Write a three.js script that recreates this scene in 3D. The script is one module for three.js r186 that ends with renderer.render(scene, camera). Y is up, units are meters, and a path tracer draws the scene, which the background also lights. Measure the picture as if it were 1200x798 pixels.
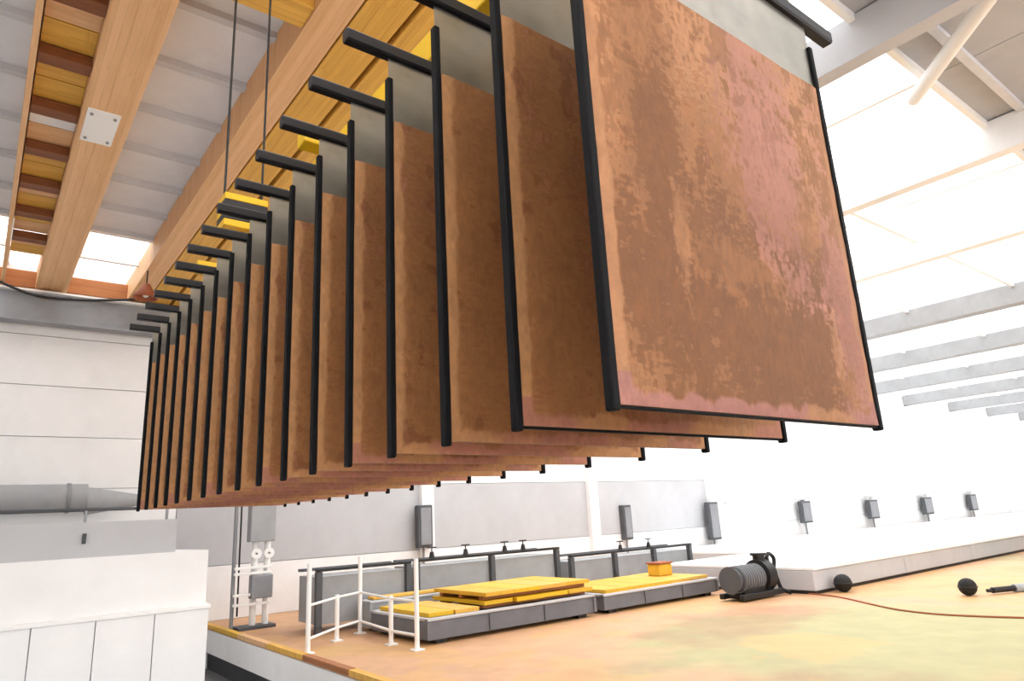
import * as THREE from 'three';
import { RoundedBoxGeometry } from 'three/addons/geometries/RoundedBoxGeometry.js';
import { mergeGeometries } from 'three/addons/utils/BufferGeometryUtils.js';
import { RectAreaLightUniformsLib } from 'three/addons/lights/RectAreaLightUniformsLib.js';

// ------------------------------------------------------------------ camera
const scene = new THREE.Scene();
const EYE = 1.75;
const camera = new THREE.PerspectiveCamera(2 * Math.atan(399 / 800) * 180 / Math.PI, 1200 / 798, 0.05, 250);
{
  const yaw = 38.2 * Math.PI / 180, pitch = 14.59 * Math.PI / 180, roll = -3.06 * Math.PI / 180;
  const f = new THREE.Vector3(Math.sin(yaw) * Math.cos(pitch), Math.sin(pitch), -Math.cos(yaw) * Math.cos(pitch));
  const r0 = new THREE.Vector3(Math.cos(yaw), 0, Math.sin(yaw));
  const u0 = new THREE.Vector3().crossVectors(r0, f);
  const r = r0.clone().multiplyScalar(Math.cos(roll)).addScaledVector(u0, Math.sin(roll));
  const u = u0.clone().multiplyScalar(Math.cos(roll)).addScaledVector(r0, -Math.sin(roll));
  camera.position.set(0, EYE, 0);
  camera.quaternion.setFromRotationMatrix(new THREE.Matrix4().makeBasis(r, u, f.clone().negate()));
}
scene.add(camera);

// ------------------------------------------------------------------ sky, daylight, exposure
const renderer = new THREE.WebGLRenderer({ antialias: true });
renderer.toneMapping = THREE.LinearToneMapping;
renderer.toneMappingExposure = 1.25;
renderer.shadowMap.enabled = true;
const SKY = 2.6;
scene.background = new THREE.Color().setRGB(SKY, SKY * 1.005, SKY * 1.02);
RectAreaLightUniformsLib.init();
function daylight(w, h, x, y, z, tx, ty, tz, k) {          // soft daylight arriving at one glazed opening
  const l = new THREE.RectAreaLight(new THREE.Color(1, 1, 1), k, w, h);
  l.position.set(x, y, z); l.lookAt(tx, ty, tz); scene.add(l);
}
daylight(56, 13, 33, 6.5, -9.3, 33, 0, -9.3, 0.3);         // the glazed roof over the far bays
daylight(24, 4.4, 10, 3.5, 7.75, 10, 3.5, 0, 1.0);         // the window wall behind the camera

daylight(5, 11, -0.5, 6.4, 2, -0.5, 0, 2, 1.2);             // the glazed roof above and behind the camera

// ------------------------------------------------------------------ helpers
function rng(seed) { let a = seed >>> 0; return () => { a = (a + 0x6d2b79f5) | 0; let t = Math.imul(a ^ (a >>> 15), 1 | a); t = (t + Math.imul(t ^ (t >>> 7), 61 | t)) ^ t; return ((t ^ (t >>> 14)) >>> 0) / 4294967296; }; }
function noise2(seed, period) {                             // tileable value noise
  const r = rng(seed), g = new Float32Array(period * period).map(() => r());
  return (x, y) => {
    const xi = Math.floor(x), yi = Math.floor(y), fx = x - xi, fy = y - yi;
    const sx = fx * fx * (3 - 2 * fx), sy = fy * fy * (3 - 2 * fy), m = (v) => ((v % period) + period) % period;
    const a = g[m(yi) * period + m(xi)], b = g[m(yi) * period + m(xi + 1)], c = g[m(yi + 1) * period + m(xi)], d = g[m(yi + 1) * period + m(xi + 1)];
    return a + (b - a) * sx + (c - a) * sy + (a - b - c + d) * sx * sy;
  };
}
function fbm(seed, base, oct) {                             // u, v in 0..1, tiles
  const ns = []; for (let i = 0; i < oct; i++) ns.push(noise2(seed + i * 17, base << i));
  return (u, v) => { let s = 0, a = 0.5, t = 0; for (let i = 0; i < oct; i++) { s += a * ns[i](u * (base << i), v * (base << i)); t += a; a *= 0.5; } return s / t; };
}
const lerp = (a, b, t) => a + (b - a) * t, cl = (x, a = 0, b = 1) => Math.min(b, Math.max(a, x));
const step = (a, b, x) => { const t = cl((x - a) / (b - a)); return t * t * (3 - 2 * t); };
const mix3 = (a, b, t) => [lerp(a[0], b[0], t), lerp(a[1], b[1], t), lerp(a[2], b[2], t)];
function tex(n, fn, { srgb = true, repeat = 1 } = {}) {
  const d = new Uint8Array(n * n * 4);
  for (let y = 0; y < n; y++) for (let x = 0; x < n; x++) { const c = fn(x / n, y / n), i = (y * n + x) * 4; d[i] = cl(c[0], 0, 255); d[i + 1] = cl(c[1], 0, 255); d[i + 2] = cl(c[2], 0, 255); d[i + 3] = 255; }
  const t = new THREE.DataTexture(d, n, n); t.wrapS = t.wrapT = THREE.RepeatWrapping; t.magFilter = THREE.LinearFilter; t.minFilter = THREE.LinearMipmapLinearFilter; t.generateMipmaps = true;
  if (srgb) t.colorSpace = THREE.SRGBColorSpace; t.repeat.set(repeat, repeat); t.needsUpdate = true; return t;
}
function uvm(g0) {                                          // uv in metres, by the face's main direction
  const g = g0.index ? g0.toNonIndexed() : g0, p = g.attributes.position, n = g.attributes.normal, uv = new Float32Array(p.count * 2);
  for (let i = 0; i < p.count; i++) {
    const ax = Math.abs(n.getX(i)), ay = Math.abs(n.getY(i)), az = Math.abs(n.getZ(i));
    const [u, v] = ay >= ax && ay >= az ? [p.getX(i), p.getZ(i)] : ax > az ? [p.getZ(i), p.getY(i)] : [p.getX(i), p.getY(i)];
    uv[i * 2] = u; uv[i * 2 + 1] = v;
  }
  g.setAttribute('uv', new THREE.BufferAttribute(uv, 2)); return g;
}
const at = (g, x, y, z) => { g.translate(x, y, z); return g; };
const bx = (w, h, d, x = 0, y = 0, z = 0) => uvm(at(new THREE.BoxGeometry(w, h, d), x, y, z));          // centre
const rb = (w, h, d, x = 0, y = 0, z = 0, r = 0.01) => uvm(at(new RoundedBoxGeometry(w, h, d, 2, Math.min(r, w / 2.1, h / 2.1, d / 2.1)), x, y, z));
const span = (x0, x1, y0, y1, z0, z1, r = 0) => (r ? rb : bx)(Math.abs(x1 - x0), Math.abs(y1 - y0), Math.abs(z1 - z0), (x0 + x1) / 2, (y0 + y1) / 2, (z0 + z1) / 2, r);
const cy = (r, h, x, y, z, axis = 'y', r2 = r, seg = 20) => { const g = new THREE.CylinderGeometry(r2, r, h, seg); if (axis === 'x') g.rotateZ(-Math.PI / 2); if (axis === 'z') g.rotateX(Math.PI / 2); return uvm(at(g, x, y, z)); };
const tube = (pts, r, seg = 40, rad = 10, closed = false) => uvm(new THREE.TubeGeometry(new THREE.CatmullRomCurve3(pts.map((p) => new THREE.Vector3(...p)), closed), seg, r, rad, closed));
const taken = {};
function numbered(n) { const k = taken[n] = (taken[n] ?? -1) + 1; return k ? `${n}_${String(k).padStart(3, '0')}` : n; }
function mesh(name, geos, mat, parent = scene) {
  const list = Array.isArray(geos) ? geos : [geos];
  const m = new THREE.Mesh(list.length > 1 ? mergeGeometries(list.map((g) => (g.index ? g.toNonIndexed() : g))) : list[0], mat);
  m.name = parent === scene ? numbered(name) : name; m.castShadow = m.receiveShadow = true; parent.add(m); return m;
}
function tag(o, label, category, group) { o.userData = { label, category }; if (group) o.userData.group = group; return o; }
function thing(name, label, category, pos = [0, 0, 0], group) { const o = new THREE.Group(); o.name = numbered(name); o.position.set(...pos); scene.add(o); return tag(o, label, category, group); }
function structure(name, geos, mat) { const o = geos ? mesh(name, geos, mat) : new THREE.Group(); if (!geos) { o.name = numbered(name); scene.add(o); } o.userData = { kind: 'structure' }; return o; }
const std = (o) => new THREE.MeshStandardMaterial(o);
const pieceCache = {};
const unit = (w, h, d) => pieceCache[`${w.toFixed(3)},${h.toFixed(3)},${d.toFixed(3)}`] ??= bx(w, h, d);
function piece(name, w, h, d, x, y, z, mat, parent) { const m = new THREE.Mesh(unit(w, h, d), mat); m.name = name; m.position.set(x, y, z); m.castShadow = m.receiveShadow = true; parent.add(m); return m; }

// ------------------------------------------------------------------ materials
const nA = fbm(11, 4, 6), nB = fbm(23, 8, 5), nC = fbm(37, 16, 4), nD = fbm(51, 3, 5);
const blob = (u, v, cu, cv, ru, rv) => 1 - Math.hypot((u - cu) / ru, (v - cv) / rv);       // > 0 inside an oval
function copperTex(seed, first) {
  const p1 = fbm(seed, 3, 6), p2 = fbm(seed + 100, 6, 5), p3 = fbm(seed + 200, 24, 4), p4 = fbm(seed + 300, 4, 6), p5 = fbm(seed + 400, 48, 3);
  const [light, mid, dark, pink, deep] = first ? [[160, 114, 78], [136, 91, 55], [106, 66, 33], [150, 102, 96], [92, 56, 26]] : [[186, 138, 92], [156, 108, 66], [126, 82, 46], [172, 116, 98], [108, 66, 36]];
  return tex(1024, (u, v) => {                               // deposit in patches: bright fresh copper, brown tarnish, pinkish bloom
    const a = p1(u, v), q = p2(u, v), g = p3(u, v), s = p2((u * 3) % 1, (v * 0.4) % 1), b = p4(u, v);
    const n = p5((u * 2) % 1, v), h = p5(u, (v * 3) % 1);
    const rag = 0.7 * (a - 0.5) + 0.45 * (q - 0.5) + 0.3 * (s - 0.5) + 0.5 * (g - 0.5) + 0.55 * (n - 0.5) + 0.4 * (h - 0.5);    // ragged, grainy outline of every patch
    const patch = (x) => step(-0.12, 0.14, x + rag);
    let c = mix3(mid, light, patch(first ? 0.06 : -0.12));
    if (first) {
      c = mix3(c, mid, 0.85 * patch(blob(u, v, 0.17, 0.6, 0.1, 0.5) * 0.5)); c = mix3(c, mid, 0.9 * patch(blob(u, v, 0.46, 0.28, 0.5, 0.42) * 0.8));
      c = mix3(c, dark, 0.9 * patch(blob(u, v, 0.48, 0.22, 0.46, 0.28) * 0.6)); c = mix3(c, mid, 0.6 * patch(blob(u, v, 0.45, 0.33, 0.2, 0.07) * 0.5 - 0.03)); c = mix3(c, dark, 0.8 * patch(blob(u, v, 0.18, 0.56, 0.09, 0.2) * 0.6));
      c = mix3(c, pink, 0.6 * patch(blob(u, v, 0.66, 0.68, 0.16, 0.26) * 0.5)); c = mix3(c, pink, 0.6 * patch(blob(u, v, 0.99, 0.35, 0.14, 0.6) * 0.5 - 0.05));
      c = mix3(c, light, 0.5 * patch(blob(u, v, 0.24, 0.36, 0.03, 0.14) * 0.6 - 0.12)); c = mix3(c, light, 0.5 * patch(blob(u, v, 0.84, 0.17, 0.03, 0.1) * 0.6 - 0.12));
    } else {
      c = mix3(c, dark, 0.8 * patch(0.5 * (b - 0.5) - 0.04)); c = mix3(c, pink, 0.4 * patch(b - 0.66));
    }
    c = mix3(c, deep, 0.35 * step(0.60, 0.66, 0.6 * q + 0.4 * g));
    const e = Math.min(u, 1 - u, v) + 0.035 * (s - 0.5) + 0.03 * (g - 0.5);               // paler nodules along the rim
    c = mix3(c, mix3(light, pink, v < 0.06 ? step(0.4, 0.55, b) : 0), 0.8 * (1 - step(0.022, 0.036, e)));
    const k = 0.84 + 0.16 * g + 0.16 * n; return [c[0] * k, c[1] * k, c[2] * k];
  });
}
const copperBump = tex(512, (u, v) => { const h = 255 * (0.5 * nA(u, v) + 0.5 * nC(u * 2 % 1, v * 2 % 1)); return [h, h, h]; }, { srgb: false });
const copperMat = (t) => std({ map: t, metalness: 0.42, roughness: 0.58, bumpMap: copperBump, bumpScale: 0.004 });
const copperFirst = copperMat(copperTex(301, true)), copperRest = [copperMat(copperTex(407)), copperMat(copperTex(523)), copperMat(copperTex(617))];
const steelTex = tex(512, (u, v) => { const s = nB(u * 0.2, v) * 0.6 + nA(u, v) * 0.4, k = 152 + 60 * (s - 0.5) + 18 * (nC(u, v) - 0.5); return [k, k * 0.975, k * 0.91]; });
const stainless = std({ map: steelTex, metalness: 0.85, roughness: 0.38 });
const strip = new THREE.MeshPhysicalMaterial({ color: 0x0d0d0f, roughness: 0.7, specularIntensity: 0.3 });
const barSteel = std({ color: 0x1a1a1d, roughness: 0.45, metalness: 0.4 });
function timberTex(c0, c1, c2) {
  const r = rng(5), lam = Array.from({ length: 16 }, () => r());
  return tex(512, (u, v) => {                                // u runs with the grain, v across the laminations
    const g = nB((u * 0.25) % 1, (v * 3) % 1), f = nC((u * 0.12) % 1, (v * 6) % 1), L = lam[Math.floor(v * 16)];
    let c = mix3(c0, c1, cl(0.55 * g + 0.45 * L)); c = mix3(c, c2, 0.35 * step(0.55, 0.75, f));
    const j = Math.abs(v * 16 - Math.round(v * 16)) < 0.03 ? 0.82 : 1; return [c[0] * j, c[1] * j, c[2] * j];
  });
}
const beige = timberTex([214, 168, 118], [236, 192, 146], [196, 142, 92]), gold = timberTex([206, 156, 62], [232, 184, 84], [182, 126, 40]), brown = timberTex([150, 92, 46], [176, 112, 60], [120, 66, 28]);
const wood = (t, along) => { const m = t.clone(); m.needsUpdate = true; m.rotation = along === 'z' ? Math.PI / 2 : 0; m.repeat.set(0.8, 0.8); return std({ map: m, roughness: 0.62 }); };
const beigeZ = wood(beige, 'z'), goldZ = wood(gold, 'z'), brownX = wood(brown, 'x'), goldX = wood(gold, 'x'), beigeX = wood(beige, 'x'), darkWood = wood(timberTex([112, 62, 26], [134, 78, 36], [88, 46, 18]), 'x');
const mottled = (r, g, b, amp, rep, extra = {}) => std({ map: tex(256, (u, v) => { const k = 1 + amp * (nA(u, v) - 0.5) * 2 + amp * 0.5 * (nC(u, v) - 0.5); return [r * k, g * k, b * k]; }, { repeat: rep }), roughness: 0.7, ...extra });
const whitePaint = mottled(238, 238, 238, 0.03, 0.4), wallGrey = mottled(186, 187, 190, 0.04, 0.4), deckGrey = mottled(230, 231, 235, 0.05, 0.5), roofGrey = mottled(176, 178, 182, 0.05, 0.5), purlinGrey = mottled(206, 207, 211, 0.04, 0.5);
const whiteSteel = std({ color: 0xf0f0ee, roughness: 0.45 }), greySteel = mottled(140, 142, 146, 0.08, 0.7, { metalness: 0.3, roughness: 0.5 }), midGrey = mottled(158, 160, 162, 0.07, 0.6), cellGrey = mottled(104, 106, 112, 0.08, 0.7), darkGrey = mottled(78, 80, 84, 0.1, 0.6);
const black = std({ color: 0x151516, roughness: 0.55 }), rubber = std({ color: 0x101010, roughness: 0.75 });
const yellowPaint = mottled(214, 170, 14, 0.08, 1.2, { roughness: 0.5 }), yellowBoard = mottled(206, 162, 44, 0.12, 0.9, { roughness: 0.6 }), rust = mottled(150, 82, 50, 0.15, 2);
const glass = new THREE.MeshPhysicalMaterial({ color: 0xffffff, transmission: 1, thickness: 0, roughness: 0.0, ior: 1.45 });
const floorMat = std({ roughness: 0.55, map: tex(1024, (u, v) => {
  const a = nD(u, v), b = nA(u, v), c = nC((u * 3) % 1, (v * 3) % 1);
  let col = mix3([198, 152, 112], [164, 156, 104], step(0.44, 0.58, a)); col = mix3(col, [152, 106, 70], 0.45 * step(0.55, 0.68, b)); 
  col = mix3(col, [206, 160, 84], 0.35 * step(0.57, 0.64, nB(u, v))); const k = 0.94 + 0.12 * c; return [col[0] * k, col[1] * k, col[2] * k];
}, { repeat: 1 / 14 }) });

// ------------------------------------------------------------------ the hall
const X0 = -3.2, X1 = 60, ZF = -16, ZN = 8, HI = 7.1, DECK = 3.88, BAYS = [9.4, 15.4, 21.4, 27.4, 33.4, 39.4, 45.4, 51.4, 57.4];
structure('floor', span(DECK, X1, -0.3, 0, ZF, ZN), floorMat);
structure('floor_lower', span(X0, DECK + 0.35, -1.1, -0.9, ZF, ZN), midGrey);
structure('trim_1', span(DECK + 0.3, DECK + 0.42, -0.9, -0.3, ZF, ZN), darkGrey);               // plinth set back under the floor's edge
structure('trim_2', span(DECK - 0.03, DECK, -0.42, -0.02, ZF, ZN), whitePaint);                 // white fascia of the raised floor
{
  const o = thing('edge_board', 'yellow-brown timber boards edging the raised floor above the white fascia', 'edge board');
  for (let z = ZF + 0.02, i = 0; z < 6; z += 1.5, i++) piece('plank', 0.11, 0.07, 1.47, DECK + 0.03, 0.036, z + 0.75, [goldZ, yellowBoard, beigeZ, goldZ, brownX][i % 5], o);
}
// far wall: cladding panels with open joints on a backing
{
  const w = structure('wall_back');
  mesh('backing', span(X0, X1, -1.1, HI, ZF - 0.3, ZF - 0.06), wallGrey, w);
  const ys = [0, 1.1, 2.75, 3.75, 4.75, 5.75, HI];
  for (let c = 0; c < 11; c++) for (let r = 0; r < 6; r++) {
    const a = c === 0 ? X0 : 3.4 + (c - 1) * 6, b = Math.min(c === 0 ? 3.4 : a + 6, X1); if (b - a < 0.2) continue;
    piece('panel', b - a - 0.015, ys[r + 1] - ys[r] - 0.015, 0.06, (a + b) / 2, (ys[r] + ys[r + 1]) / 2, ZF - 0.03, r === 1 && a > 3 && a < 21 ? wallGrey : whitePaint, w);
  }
}
structure('wall_left', span(X0 - 0.3, X0, -1.1, HI, ZF - 0.3, ZN + 0.3), whitePaint);
structure('wall_right', span(X1, X1 + 0.3, -1.1, HI, ZF - 0.3, ZN + 0.3), whitePaint);
{
  const WN = 6, ww = 3.7, gap = 4.0, xs = -2.2;
  const g = [span(X0, X1, -1.1, 1.2, ZN, ZN + 0.3), span(X0, X1, 5.8, HI, ZN, ZN + 0.3), span(X0, xs, 1.2, 5.8, ZN, ZN + 0.3), span(xs + WN * gap - 0.3, X1, 1.2, 5.8, ZN, ZN + 0.3)];
  for (let i = 1; i < WN; i++) g.push(span(xs + i * gap - 0.3, xs + i * gap, 1.2, 5.8, ZN, ZN + 0.3));
  structure('wall_front', g, whitePaint);
  for (let i = 0; i < WN; i++) {
    const a = xs + i * gap, w = new THREE.Group(); w.name = `window_${i + 1}`; w.userData = { kind: 'structure' }; scene.add(w);
    mesh('window_frame', [span(a, a + ww, 1.2, 1.28, ZN + 0.1, ZN + 0.18), span(a, a + ww, 5.72, 5.8, ZN + 0.1, ZN + 0.18), span(a, a + 0.08, 1.28, 5.72, ZN + 0.1, ZN + 0.18), span(a + ww - 0.08, a + ww, 1.28, 5.72, ZN + 0.1, ZN + 0.18), span(a + ww / 2 - 0.04, a + ww / 2 + 0.04, 1.28, 5.72, ZN + 0.1, ZN + 0.18)], whiteSteel, w);
    for (let k = 0; k < 2; k++) piece('pane', ww / 2 - 0.12, 4.44, 0.012, a + 0.08 + (ww / 2 - 0.12) / 2 + k * (ww / 2 - 0.04), 3.5, ZN + 0.14, glass, w);
  }
}
// roof: grey deck over the near and left bays, glass over the far bays and the last bay on the left
const PZ = []; for (let k = -14; k <= 5; k++) PZ.push(-7.7 - 1.09 * k);
const zOpen = -4.43;                                        // the roof is glass from here back over the camera
{
  const c = structure('ceiling');
  const deck = (xa, xb, za, zb, m) => piece('deck_panel', xb - xa - 0.02, 0.08, zb - za - 0.03, (xa + xb) / 2, HI + 0.04, (za + zb) / 2, m, c);
  for (let k = 0; k < PZ.length; k++) {
    const zb = PZ[k], za = zb - 1.09; if (zb > ZN + 0.3) continue;
    if (za > -13.3 && za < -4.5) { deck(X0 - 0.3, -0.02, za, zb, deckGrey); deck(-0.02, 1.0, za, zb, beigeX); deck(1.0, 2.4, za, zb, deckGrey); deck(2.4, 5, za, zb, deckGrey); }
    if (za >= -4.5 && za < 1) deck(2.4, 5, za, zb, deckGrey);
    if (za > -2.4) for (let i = 0; i < 10; i++) { const a = i ? 3.4 + 6 * i : 5, b = Math.min(9.4 + 6 * i, X1 + 0.3); if (zb < 1 || a > 21 || za < 1) if (b > a) deck(a, b, za < -2 ? -2.7 : za, zb, roofGrey); }
    mesh('purlin', span(X0, zb < -2.4 ? 5 : X1, HI - 0.08, HI, zb - 0.05, zb + 0.05), purlinGrey, c);
  }
  mesh('roof_edge', [span(X0 - 0.3, X1 + 0.3, HI, HI + 0.3, ZN + 0.05, ZN + 0.6), span(2.4, 5, HI, HI + 0.1, ZF - 0.3, -13.1), span(X0 - 0.3, X1 + 0.3, HI, HI + 0.1, ZF - 0.3, ZF - 0.02)], wallGrey, c);
  let n = 7;
  const glazed = (xa, xb, za, zb, nx, nz) => {
    const w = new THREE.Group(); w.name = `window_${n++}`; w.userData = { kind: 'structure' }; scene.add(w);
    const bars = []; for (let i = 0; i <= nx - (xb > 5 ? 1 : 0); i++) bars.push(span(lerp(xa, xb, i / nx) - 0.03, lerp(xa, xb, i / nx) + 0.03, HI, HI + 0.08, za, zb));
    for (let j = 0; j <= nz; j++) bars.push(span(xa, xb, HI - 0.1, HI + 0.02, lerp(za, zb, j / nz) - 0.04, lerp(za, zb, j / nz) + 0.04));
    mesh('glazing_bar', bars, whiteSteel, w);
    const dx = (xb - xa) / nx, dz = (zb - za) / nz;
    for (let i = 0; i < nx; i++) for (let j = 0; j < nz; j++) piece('pane', dx - 0.06, 0.012, dz, xa + (i + 0.5) * dx, HI + 0.05, za + (j + 0.5) * dz, glass, w);
  };
  glazed(X0, -0.02, ZF, -13.15, 2, 2); glazed(-0.02, 1.0, ZF, -13.15, 1, 2); glazed(1.0, 2.4, ZF, -13.15, 1, 2);
  for (let i = 0; i < 10; i++) { const a = i ? 3.4 + 6 * i : 5, b = Math.min(9.4 + 6 * i, X1); if (b - a > 0.5) glazed(a, b, ZF, -2.72, 3, 5); }
  glazed(X0, 2.4, zOpen, ZN + 0.05, 3, 6);
  for (let i = 0; i < 3; i++) glazed(i ? 3.4 + 6 * i : 5, 9.4 + 6 * i, 1.02, ZN + 0.05, 3, 3);
}
const ord = ['first', 'second', 'third', 'fourth', 'fifth', 'sixth', 'seventh', 'eighth', 'ninth', 'tenth', 'eleventh', 'twelfth', 'thirteenth', 'fourteenth', 'fifteenth', 'sixteenth', 'seventeenth'];
// roof timbers
const beam = (name, label, x0, x1, y0, y1, z0, z1, m) => tag(mesh(name, span(x0, x1, y0, y1, z0, z1, 0.012), m), label, 'beam');
beam('roof_beam', 'slim timber beam on the left side of the ladder of cross battens', -0.07, -0.01, 6.6, HI, ZF, ZN, beigeZ);
const laddered = beam('roof_beam', 'broad pale glulam beam along the right side of the ladder of cross battens', 0.48, 1.0, 6.6, HI, ZF, ZN, beigeZ);
beam('roof_beam', 'pale glulam beam left of the seam above the hanging copper plates', 2.08, 2.42, 6.6, HI, ZF, ZN, beigeZ);
beam('roof_beam', 'golden glulam beam left of the dark gap above the hanging copper plates', 2.44, 2.87, 6.6, HI, ZF, ZN, goldZ);
beam('roof_beam', 'golden glulam beam right of the dark gap above the hanging copper plates', 2.93, 3.75, 6.6, HI, ZF, ZN, goldZ);
beam('cross_beam', 'golden cross beam at the top of the picture joining the roof beams', 1.0, 2.08, 6.62, HI - 0.02, -5.78, -5.45, goldX);
beam('eave_beam', 'dark brown timber eave beam on top of the far left white wall', X0, 3.4, 6.62, 6.96, ZF + 0.02, ZF + 0.3, brownX);
{
  const o = thing('batten_ladder', 'ladder of dark brown cross battens and pale boards between two roof beams', 'battens');
  for (const z of PZ) {
    piece('batten', 0.47, 0.12, 0.2, 0.24, 6.7, z, darkWood, o);
    const pale = Math.abs(z + 9) < 0.6 ? whitePaint : Math.round(z) % 2 ? beigeX : goldX;
    piece('plank', 0.47, 0.03, 0.43, 0.24, 6.78, z - 0.32, pale, o); piece('plank', 0.47, 0.03, 0.43, 0.24, 6.78, z - 0.77, Math.round(z) % 3 ? goldX : beigeX, o);
  }
}
{
  const o = thing('joint_plate', 'pale steel joint plate bolted under the broad glulam beam', 'plate', [0.7, 6.6, -8.75]);
  mesh('plate', rb(0.34, 0.014, 0.8, 0, -0.007, 0, 0.004), whiteSteel, o);
  for (const [a, b] of [[-0.12, -0.3], [0.12, -0.3], [-0.12, 0.3], [0.12, 0.3]]) mesh('bolt', cy(0.02, 0.02, a, -0.022, b, 'y', 0.02, 6), greySteel, o);
}
[7.4, 11.4, ...BAYS.slice(1)].forEach((x, i) => beam('white_roof_beam', `${ord[i]} slender roof beam counted away from the copper plates under the glass roof`, x - (i > 2 ? 0.22 : 0.11), x + (i > 2 ? 0.22 : 0.11), 6.55, HI - 0.02, ZF, ZN, i === 0 ? wallGrey : i > 2 ? midGrey : whitePaint));
tag(mesh('roof_brace', tube([[6.9, 6.8, -0.6], [8.1, 6.8, -1.8], [9.2, 6.8, -2.9]], 0.09, 8, 12), whiteSteel), 'white diagonal steel brace under the grey roof at top right', 'brace');
// pilasters of the far wall and the dark boxes on them
BAYS.forEach((x, i) => structure(`trim_${i + 3}`, span(x - 0.18, x + 0.18, 0, 6.5, ZF, ZF + 0.16), whitePaint));
function wallBox(x, y0, y1, w, label, d = 0.2) {
  const o = thing('switch_box', label, 'box', [x, y0, BAYS.some((b) => Math.abs(b - x) < 0.7) ? ZF + 0.16 : ZF]); const h = y1 - y0;
  mesh('housing', rb(w, h, d, 0, h / 2, d / 2, 0.03), darkGrey, o); mesh('door', rb(w - 0.12, h - 0.14, 0.03, 0, h / 2, d + 0.012, 0.01), greySteel, o);
  mesh('conduit', cy(0.03, 0.7, 0, -0.35, 0.06), greySteel, o);
  return o;
}
wallBox(9.2, 1.15, 2.2, 0.42, 'tall dark grey box on the far wall left of the cell row, under the plates');
wallBox(16.8, 0.9, 1.98, 0.38, 'narrow dark box on the far wall above the middle of the cell row');
wallBox(21.1, 0.65, 1.95, 0.56, 'largest dark box on the far wall left of the black machine');
wallBox(27.3, 0.95, 1.82, 0.7, 'dark box on the far wall just right of the black machine');
wallBox(33.1, 0.88, 1.72, 0.85, 'second dark box on the far wall right of the black machine');
wallBox(39.0, 0.86, 1.7, 0.95, 'third dark box on the far wall right of the black machine');
wallBox(45.0, 0.85, 1.72, 0.9, 'last dark box on the far wall, rightmost of the line');
tag(mesh('cable_tray', [span(22, 58, 1.87, 1.93, ZF + 0.16, ZF + 0.3, 0.01)], wallGrey), 'thin pale cable tray along the bright far wall', 'cable tray');
// far left: girder, duct
{
  const o = thing('steel_girder', 'grey steel girder under the eave across the far left wall', 'girder', [0, 0, ZF + 0.35]);
  mesh('web', span(X0, 3.2, 5.95, 6.5, -0.02, 0.02), greySteel, o); mesh('flange', span(X0, 3.2, 6.5, 6.54, -0.15, 0.15), whiteSteel, o); mesh('flange', span(X0, 3.2, 5.9, 5.95, -0.15, 0.15), greySteel, o);
  mesh('cable', tube([[-0.2, 6.62, 0.2], [0.5, 6.4, 0.2], [1.2, 6.42, 0.2], [2.3, 6.6, 0.2]], 0.025), black, o);
}
{
  const o = thing('vent_duct', 'grey horizontal duct with a tapered end low on the far left wall', 'duct', [0, 2.55, ZF + 0.45]);
  mesh('duct', cy(0.26, 4.6, -0.6, 0, 0, 'x', 0.26, 28), midGrey, o); mesh('taper', cy(0.26, 0.95, 2.17, -0.06, 0, 'x', 0.1, 28), midGrey, o);
  for (const x of [-1.5, 0, 1.4]) { mesh('collar', cy(0.28, 0.06, x, 0, 0, 'x', 0.28, 28), greySteel, o); mesh('bracket', span(x - 0.03, x + 0.03, -0.03, 0.03, -0.45, -0.2), greySteel, o); }
}
{
  const o = thing('pendant_lamp', 'small rust brown pendant lamp hanging near the far left eave', 'lamp', [2.1, 6.05, -13.6]);
  mesh('shade', uvm(new THREE.LatheGeometry([[0.02, 0.3], [0.06, 0.28], [0.1, 0.2], [0.2, 0.06], [0.21, 0], [0.195, 0.0], [0.09, 0.18]].map(([a, b]) => new THREE.Vector2(a, b)), 24)), rust, o);
  mesh('bulb', uvm(at(new THREE.SphereGeometry(0.06, 16, 12), 0, 0.08, 0)), whiteSteel, o); mesh('cord', cy(0.012, 0.95, 0, 0.76, 0), black, o);
}

// ------------------------------------------------------------------ the copper plates on their bail
const PX = 0.853, PB = 1.921, PT = 3.075, Z1 = -0.8245, DZ = -0.2719, NP = 17, MID = PX + 0.5, BARY = 3.168;
function copperSheet(front, seed) {                          // slightly uneven deposit, closed slab
  const W = 0.954, H = 0.995, nx = 40, ny = 42, T = 0.007, r = fbm(seed, 6, 4), g = new THREE.BoxGeometry(W, H, T, nx, ny, 1), p = g.attributes.position;
  for (let i = 0; i < p.count; i++) {
    const u = p.getX(i) / W + 0.5, v = p.getY(i) / H + 0.5, e = Math.min(u, 1 - u, v);
    if (p.getZ(i) > 0) p.setZ(i, p.getZ(i) + 0.004 * (r(u * 0.99, v * 0.99) - 0.5) + (e < 0.03 ? 0.0025 * r((u * 3) % 1, (v * 3) % 1) : 0) - (e < 0.001 ? 0.003 : 0));
    if (v > 0.999) p.setY(i, p.getY(i) + 0.004 * (r(u * 0.99, 0.3) - 0.5));
  }
  g.computeVertexNormals(); if (!front) g.rotateY(Math.PI);
  return at(g, 0, PB + 0.012 + H / 2, (front ? 1 : -1) * (0.0022 + T / 2));
}
const shapes = { front: [copperSheet(true, 71), copperSheet(true, 83), copperSheet(true, 97)], back: copperSheet(false, 61) };
const plateShape = new THREE.Shape([[-0.49, PB + 0.012], [0.49, PB + 0.012], [0.49, BARY], [-0.49, BARY]].map((q) => new THREE.Vector2(...q)));
for (const x of [-0.15, 0.15]) plateShape.holes.push(new THREE.Path([[x - 0.03, 3.1], [x - 0.03, 3.152], [x + 0.03, 3.152], [x + 0.03, 3.1]].map((q) => new THREE.Vector2(...q))));
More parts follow.
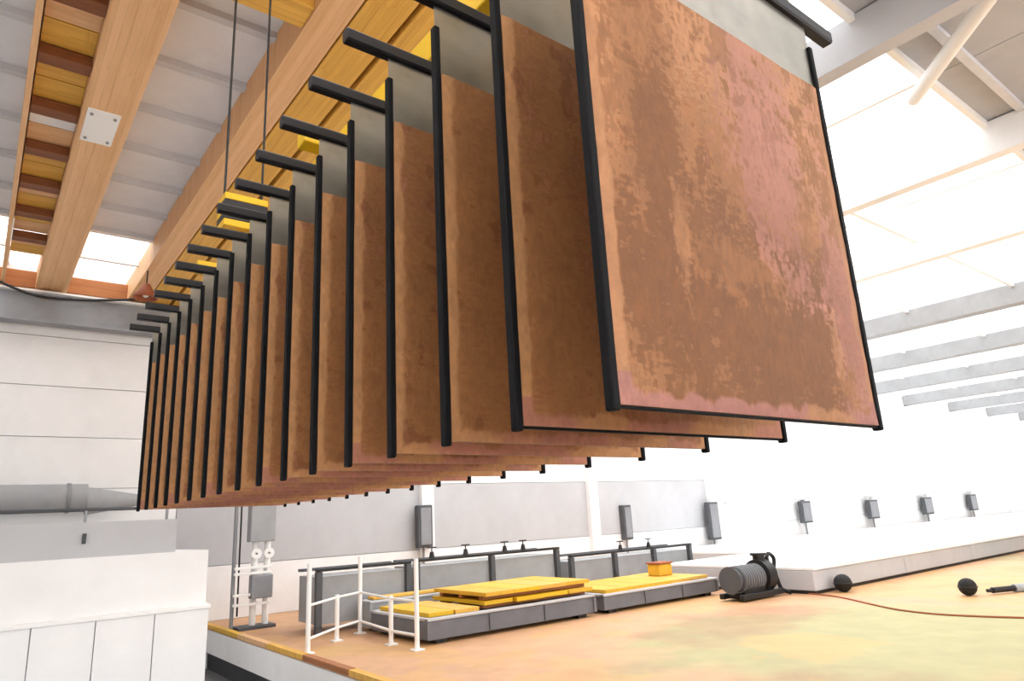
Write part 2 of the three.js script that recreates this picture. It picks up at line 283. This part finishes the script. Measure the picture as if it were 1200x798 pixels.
const steelPlate = uvm(at(new THREE.ExtrudeGeometry(plateShape, { depth: 0.0032, bevelEnabled: false }), 0, 0, -0.0016)), stripGeo = rb(0.019, PT - PB, 0.024, 0, (PT + PB) / 2, 0, 0.005);
const bottomStrip = rb(0.958, 0.005, 0.011, 0, PB + 0.0085, 0, 0.002);
const barShape = new THREE.Shape([[-0.012, -0.018], [0.012, -0.018], [0.015, -0.014], [0.015, 0.014], [0.012, 0.018], [-0.012, 0.018], [-0.015, 0.014], [-0.015, -0.014]].map((q) => new THREE.Vector2(...q)));
const barGeo = uvm((() => { const g = new THREE.ExtrudeGeometry(barShape, { depth: 1.262, bevelEnabled: true, bevelSize: 0.003, bevelThickness: 0.003, bevelSegments: 1 }); g.rotateY(Math.PI / 2); g.translate(-0.631, BARY, 0); return g; })());
for (let k = 0; k < NP; k++) {
  const where = k === 0 ? 'nearest and largest copper plate, fully in view, hanging by its dark bar' : k === NP - 1 ? 'last copper plate at the far left end of the hanging row' : `${ord[k]} hanging copper plate counted back from the large nearest one`;
  const o = thing('copper_plate', where, 'metal plate', [MID, 0, Z1 + DZ * k], 'copper plates hanging in a row');
  mesh('steel_plate', steelPlate, stainless, o).userData.label = 'bare grey steel band above the copper';
  mesh('copper_sheet', shapes.front[k % 3], k ? copperRest[k % 3] : copperFirst, o); mesh('copper_sheet', shapes.back, copperRest[(k + 1) % 3], o);
  for (const s of [-1, 1]) { const e = mesh('edge_strip', stripGeo, strip, o); e.position.x = s * 0.4885; }
  if (k < 2) mesh('edge_strip', bottomStrip, strip, o);
  const b = mesh('hanger_bar', barGeo, barSteel, o); b.userData.label = 'dark header bar overhanging both sides';
}
{
  const zA = Z1 + 0.15, zB = Z1 + DZ * (NP - 1) - 0.15;
  const o = thing('lifting_bail', 'yellow lifting frame with hooks carrying the row of copper plates', 'lifting frame', [MID, 0, 0]);
  for (const x of [-0.15, 0.15]) {
    mesh('rail', span(x - 0.045, x + 0.045, 3.42, 3.54, zA, zB, 0.008), yellowPaint, o);
    for (let k = 0; k < NP; k++) { const z = Z1 + DZ * k; mesh('hook', tube([[x, 3.43, z - 0.012], [x, 3.3, z - 0.045], [x, 3.2, z - 0.035], [x, 3.137, z], [x, 3.165, z + 0.03]], 0.009, 16, 6), barSteel, o); }
  }
  for (const z of [zA - 0.12, -2.9, -4.9]) mesh('crosspiece', span(-0.3, 0.3, 3.54, 3.62, z - 0.05, z + 0.05, 0.008), yellowPaint, o);
}
for (const [z, where] of [[-4.9, 'yellow and black hoist block on two ropes above the far plates'], [-0.85, 'yellow and black hoist block above the nearest copper plate']]) {
  const o = thing('hoist_block', where, 'hoist block', [MID, 3.9, z]);
  for (let i = 0; i < 5; i++) mesh(i % 2 ? 'black_band' : 'yellow_band', rb(0.31, 0.052, 0.2, 0, 0.03 + i * 0.052, 0, 0.006), i % 2 ? black : yellowPaint, o);
  mesh('hook', [cy(0.025, 0.14, 0, -0.04, 0), tube([[0, -0.1, 0], [0.09, -0.14, 0], [0.06, -0.235, 0], [-0.05, -0.24, 0], [-0.08, -0.17, 0]], 0.025, 24, 10)], barSteel, o);
  for (const x of [-0.135, 0.135]) mesh('rope', cy(0.009, 2.04, x, 0.26 + 1.02, 0, 'y', 0.009, 8), black, o);
  const c = thing('crane_girder', z < -2 ? 'steel crane girder above the far hoist block' : 'steel crane girder above the nearest copper plate', 'girder', [0, 6.2, z]);
  mesh('web', span(X0, 1.62, 0.04, 0.36, -0.01, 0.01), yellowPaint, c); for (const y of [0.02, 0.38]) mesh('flange', span(X0, 1.62, y - 0.02, y + 0.02, -0.09, 0.09), yellowPaint, c);
}

// ------------------------------------------------------------------ left: white tank beside the raised floor
{
  const o = thing('storage_tank', 'long white panelled tank with a grey top below the raised floor at left', 'tank', [0, 0, -9.7]);
  mesh('body', span(X0, 2.5, -0.9, 0.84, -2.6, -0.06), whitePaint, o);
  for (let x = 2.52, i = 0; x > X0 + 0.5; x -= 0.62, i++) piece('panel', 0.608, 1.7, 0.06, x - 0.31, 0.0, -0.03, whitePaint, o);
  mesh('ledge', span(X0, 2.54, 0.85, 0.9, -2.6, 0.02, 0.01), whiteSteel, o);
  mesh('upper_wall', span(X0, 2.5, 0.9, 1.56, -2.5, -0.1), whitePaint, o);
  mesh('upper_wall', span(X0, 2.12, 1.56, 1.97, -2.4, -0.2), wallGrey, o);
  mesh('rail', cy(0.02, 5.6, X0 + 2.8, 2.12, -0.25, 'x'), darkGrey, o); for (const x of [-2.5, -1.2, 0.1, 1.1, 2.0]) mesh('post', span(x - 0.015, x + 0.015, 1.97, 2.12, -0.265, -0.235), greySteel, o);
  mesh('latch', span(1.08, 1.12, 1.72, 1.84, -0.2, -0.17), darkGrey, o);
}
{
  const o = thing('pipe_manifold', 'white pipe rack with grey control boxes standing by the far wall', 'pipe rack', [4.36, 0, -14]);
  for (const [x, r] of [[-0.32, 0.035], [0.06, 0.06], [0.3, 0.06]]) mesh('pipe', cy(r, 2.5, x, 1.25, 0), x < -0.3 ? greySteel : whiteSteel, o);
  mesh('thin_pipe', cy(0.016, 2.2, -0.24, 1.35, 0.06), black, o);
  mesh('control_box', rb(0.48, 0.7, 0.25, 0.14, 1.92, 0.1, 0.02), midGrey, o); mesh('control_box', rb(0.4, 0.42, 0.2, 0.16, 0.75, 0.12, 0.02), greySteel, o);
  for (const y of [0.45, 0.62, 1.0, 1.1]) mesh('crossbar', rb(0.7, 0.05, 0.06, 0, y, 0.14, 0.01), whiteSteel, o);
  for (const x of [0.06, 0.3]) mesh('valve', [cy(0.1, 0.04, x, 1.35, 0.1, 'z'), cy(0.02, 0.12, x, 1.35, 0.06, 'z')], whiteSteel, o);
  mesh('foot', rb(0.7, 0.06, 0.4, 0.1, 0.03, 0, 0.01), darkGrey, o);
}
// guard rails
function guard(label, pts, h, rails, r = 0.035) {
  const o = thing('guard_rail', label, 'railing');
  for (const [x, z] of pts) { mesh('post', cy(r, h[pts.findIndex((q) => q[0] === x)], x, h[pts.findIndex((q) => q[0] === x)] / 2, z), whiteSteel, o); mesh('foot', rb(0.16, 0.02, 0.16, x, 0.01, z, 0.004), whiteSteel, o); }
  for (const y of rails) for (let i = 0; i + 1 < pts.length; i++) { const a = [pts[i][0], y, pts[i][1]], b = [pts[i + 1][0], y, pts[i + 1][1]]; mesh('rail', uvm(new THREE.TubeGeometry(new THREE.LineCurve3(new THREE.Vector3(...a), new THREE.Vector3(...b)), 1, 0.02, 10)), whiteSteel, o); }
}
guard('white tubular guard rail with thick posts in front of the cell row', [[4.1, -10.4], [4.85, -11.1], [5.44, -11.5], [5.24, -10.0], [5.26, -9.25]], [1.25, 0.7, 1.25, 0.7, 1.25], [0.66, 0.2]);

// ------------------------------------------------------------------ the cell rows
function cell(label, x0, x1, y, z0, z1, mat = cellGrey) {
  const o = thing('electrolysis_cell', label, 'tank', [(x0 + x1) / 2, 0, (z0 + z1) / 2]); const w = x1 - x0, d = Math.abs(z1 - z0);
  mesh('trough', rb(w, y - 0.1, d, 0, 0.06 + (y - 0.1) / 2, 0, 0.015), mat, o);
  mesh('rim', [rb(w + 0.04, 0.04, 0.1, 0, y - 0.02, d / 2 - 0.03, 0.01), rb(w + 0.04, 0.04, 0.1, 0, y - 0.02, -d / 2 + 0.03, 0.01), rb(0.1, 0.04, d, w / 2 - 0.03, y - 0.02, 0, 0.01), rb(0.1, 0.04, d, -w / 2 + 0.03, y - 0.02, 0, 0.01)], wallGrey, o);
  for (let i = 0; i <= Math.round(w / 1.2); i++) mesh('rib', span(-w / 2 + i * w / Math.round(w / 1.2) - 0.03, -w / 2 + i * w / Math.round(w / 1.2) + 0.03, 0.08, y - 0.05, d / 2, d / 2 + 0.03), mat, o);
  for (const s of [-1, 1]) for (const t of [-1, 1]) mesh('foot', rb(0.2, 0.07, 0.2, s * (w / 2 - 0.25), 0.035, t * (d / 2 - 0.15), 0.01), black, o);
  return o;
}
cell('long grey cell nearest the guard rail, yellow boards on it', 5.55, 8.95, 0.37, -11.3, -9.42);
cell('long grey cell at the right end of the row near the black machine', 9.2, 12.5, 0.34, -11.3, -9.42);
cell('short grey cell behind the white guard rail at the left', 5.6, 7.2, 0.5, -11.85, -11.42, midGrey);
function coverStack(label, x0, x1, y, z0, z1, n, layers, m) {
  const o = thing('cover_stack', label, 'boards', [x0, y, z0]); const w = (x1 - x0) / n, r = rng(Math.round(x0 * 100));
  for (let l = 0; l < layers; l++) {
    if (l || layers > 1) for (const s of [0.12, 0.5, 0.88]) mesh('sleeper', span(0.05, x1 - x0 - 0.05, l * 0.13, l * 0.13 + 0.06, (z1 - z0) * s - 0.05, (z1 - z0) * s + 0.05), brownX, o);
    for (let i = 0; i < n; i++) piece('board', w - 0.02, 0.06, Math.abs(z1 - z0), w * (i + 0.5), l * 0.13 + (layers > 1 ? 0.09 : 0.03), (z1 - z0) / 2 + (r() - 0.5) * 0.12, [m, yellowBoard, goldX][Math.floor(r() * 2.4)], o);
  }
}
coverStack('low yellow boards on the left end of the nearest cell', 5.62, 6.55, 0.37, -9.5, -11.1, 2, 1, yellowPaint);
coverStack('double stack of yellow boards in the middle of the nearest cell', 6.65, 9.0, 0.37, -9.5, -11.1, 4, 2, yellowPaint);
coverStack('yellow boards lying on the right end cell', 9.3, 12.4, 0.34, -9.5, -11.1, 5, 1, yellowBoard);
{
  const o = thing('yellow_bin', 'small yellow bin at the right end of the yellow boards', 'bin', [11.9, 0.4, -10.4]);
  mesh('bin', rb(0.42, 0.24, 0.34, 0, 0.12, 0, 0.03), yellowBoard, o); mesh('lid', rb(0.46, 0.04, 0.38, 0, 0.26, 0, 0.015), rust, o);
}
function rack(label, x0, x1, y, z) {
  const o = thing('busbar_rack', label, 'rack', [x0, 0, z]); const w = x1 - x0;
  mesh('panel', span(0.05, w - 0.05, 0.15, y - 0.12, -0.9, -0.05), midGrey, o);
  mesh('busbar', rb(w, 0.05, 0.12, w / 2, y, 0, 0.01), black, o); mesh('busbar', rb(w, 0.05, 0.12, w / 2, y - 0.02, -0.8, 0.01), darkGrey, o);
  const n = Math.max(1, Math.round(w / 1.6)); for (let i = 0; i <= n; i++) mesh('post', span(i * (w - 0.1) / n, i * (w - 0.1) / n + 0.1, 0, y - 0.03, -0.06, 0.05), darkGrey, o);
}
rack('dark grey rack on the left behind the white guard rail', 4.85, 6.7, 1.05, -12.0);
rack('long dark topped rack behind the yellow boards', 6.9, 10.6, 1.05, -12.2);
rack('lower dark topped rack behind the right end cell', 10.75, 15.0, 0.86, -12.0);
[[7.3, 1.075, -12.2, 'black tap at the left end of the long rack'], [8.1, 1.075, -12.2, 'black tap second from the left on the long rack'], [9.1, 1.075, -12.2, 'black tap in the middle of the long rack'], [9.6, 1.075, -12.2, 'black tap near the right end of the long rack'], [12.4, 0.885, -12.0, 'black tap on the left half of the lower rack'], [13.4, 0.885, -12.0, 'black tap on the right half of the lower rack']].forEach(([x, y, z, label]) => {
  const o = thing('valve_tap', label, 'tap', [x, y, z]);
  mesh('body', cy(0.06, 0.12, 0, 0.06, 0, 'y', 0.035, 12), black, o); mesh('handle', [cy(0.012, 0.1, 0, 0.15, 0), rb(0.2, 0.025, 0.03, 0, 0.2, 0, 0.008)], black, o);
});
tag(mesh('side_board', span(5.7, 7.1, 0.505, 0.55, -11.75, -11.5, 0.01), goldX), 'yellow plank across the short grey cell behind the guard rail', 'board');
// ------------------------------------------------------------------ right: kerb row, machine, floor items
for (let i = 0; i < 11; i++) {
  const x = 13.3 + i * 4, D = i ? 7.9 : 3.95;
  const o = thing('covered_cell', `low pale covered cell, ${ord[i]} from the black machine, in the row at right`, 'tank', [x, 0, -7.7]);
  mesh('plinth', span(0, 3.98, 0, 0.06, -D, -0.02), black, o); mesh('trough', span(0, 3.98, 0.06, 0.44, -D, 0, 0.02), wallGrey, o);
  for (let k = 0; k < (i ? 4 : 2); k++) mesh('cover', span(0, 3.98, 0.445, 0.5, 0.03 - (k + 1) * 1.98, 0.02 - k * 1.98, 0.01), whitePaint, o);
}
{
  const o = thing('pump_unit', 'black and grey motor pump on a skid at the end of the kerb row', 'machine', [12.3, 0, -8.45]); o.scale.setScalar(0.86);
  mesh('skid', [rb(1.6, 0.12, 0.12, 0, 0.1, 0.26, 0.02), rb(1.6, 0.12, 0.12, 0, 0.1, -0.26, 0.02), rb(0.1, 0.1, 0.5, -0.6, 0.1, 0), rb(0.1, 0.1, 0.5, 0.6, 0.1, 0)], black, o);
  mesh('motor', cy(0.27, 0.85, -0.2, 0.45, 0, 'x', 0.27, 28), darkGrey, o);
  for (let i = 0; i < 9; i++) mesh('fin', cy(0.295, 0.02, -0.55 + i * 0.09, 0.45, 0, 'x', 0.295, 28), greySteel, o);
  mesh('fan_cover', cy(0.29, 0.18, -0.7, 0.45, 0, 'x', 0.24, 28), darkGrey, o); mesh('pump_head', [cy(0.36, 0.3, 0.4, 0.46, 0, 'x', 0.36, 28), cy(0.14, 0.3, 0.42, 0.8, 0, 'y', 0.14), cy(0.19, 0.05, 0.42, 0.93, 0)], black, o);
  mesh('foot', rb(0.9, 0.14, 0.4, -0.1, 0.2, 0, 0.02), black, o);
  mesh('hose', tube([[0.55, 0.46, 0], [0.85, 0.55, 0.05], [0.95, 0.8, 0.05], [0.75, 0.92, 0.05], [0.6, 0.8, 0.1], [0.8, 0.4, 0.15], [0.88, 0.12, 0.2], [0.92, 0.045, 0.4]], 0.045, 60, 10), rubber, o);
}
function float(label, x, z, r) {
  const o = thing('rubber_float', label, 'float', [x, 0, z]);
  mesh('ball', uvm(at(new THREE.SphereGeometry(r, 28, 20), 0, r, 0)), rubber, o); mesh('band', uvm(at(new THREE.TorusGeometry(r, 0.012, 8, 36).rotateX(Math.PI / 2), 0, r, 0)), black, o);
  mesh('eye', [cy(0.04, 0.05, r + 0.01, r, 0, 'x'), uvm(at(new THREE.TorusGeometry(0.04, 0.012, 8, 20), r + 0.06, r, 0))], black, o);
}
float('black rubber ball against the kerb row right of the machine', 13.9, -7.45, 0.17); float('black rubber ball alone on the open floor at right', 14.25, -5.35, 0.15);
{
  const o = thing('pipe_end', 'short black pipe with a grey end lying on the floor at the right', 'pipe', [14.9, 0.07, -4.95]); o.rotation.y = -0.4;
  mesh('pipe', cy(0.05, 0.5, -0.1, 0, 0, 'x'), black, o); mesh('coupling', cy(0.07, 0.5, 0.4, 0, 0, 'x'), midGrey, o); mesh('tip', cy(0.03, 0.12, -0.4, 0, 0, 'x'), black, o);
}
tag(mesh('floor_hose', tube([[13.35, 0.012, -8.0], [13.1, 0.012, -7.2], [12.4, 0.012, -6.2], [12.0, 0.012, -5.6], [11.8, 0.012, -4.9], [12.0, 0.012, -3.9], [12.5, 0.012, -2.6]], 0.014, 80, 8), rust), 'thin dark hose trailing across the tan floor from the machine', 'hose');

renderer.render(scene, camera);
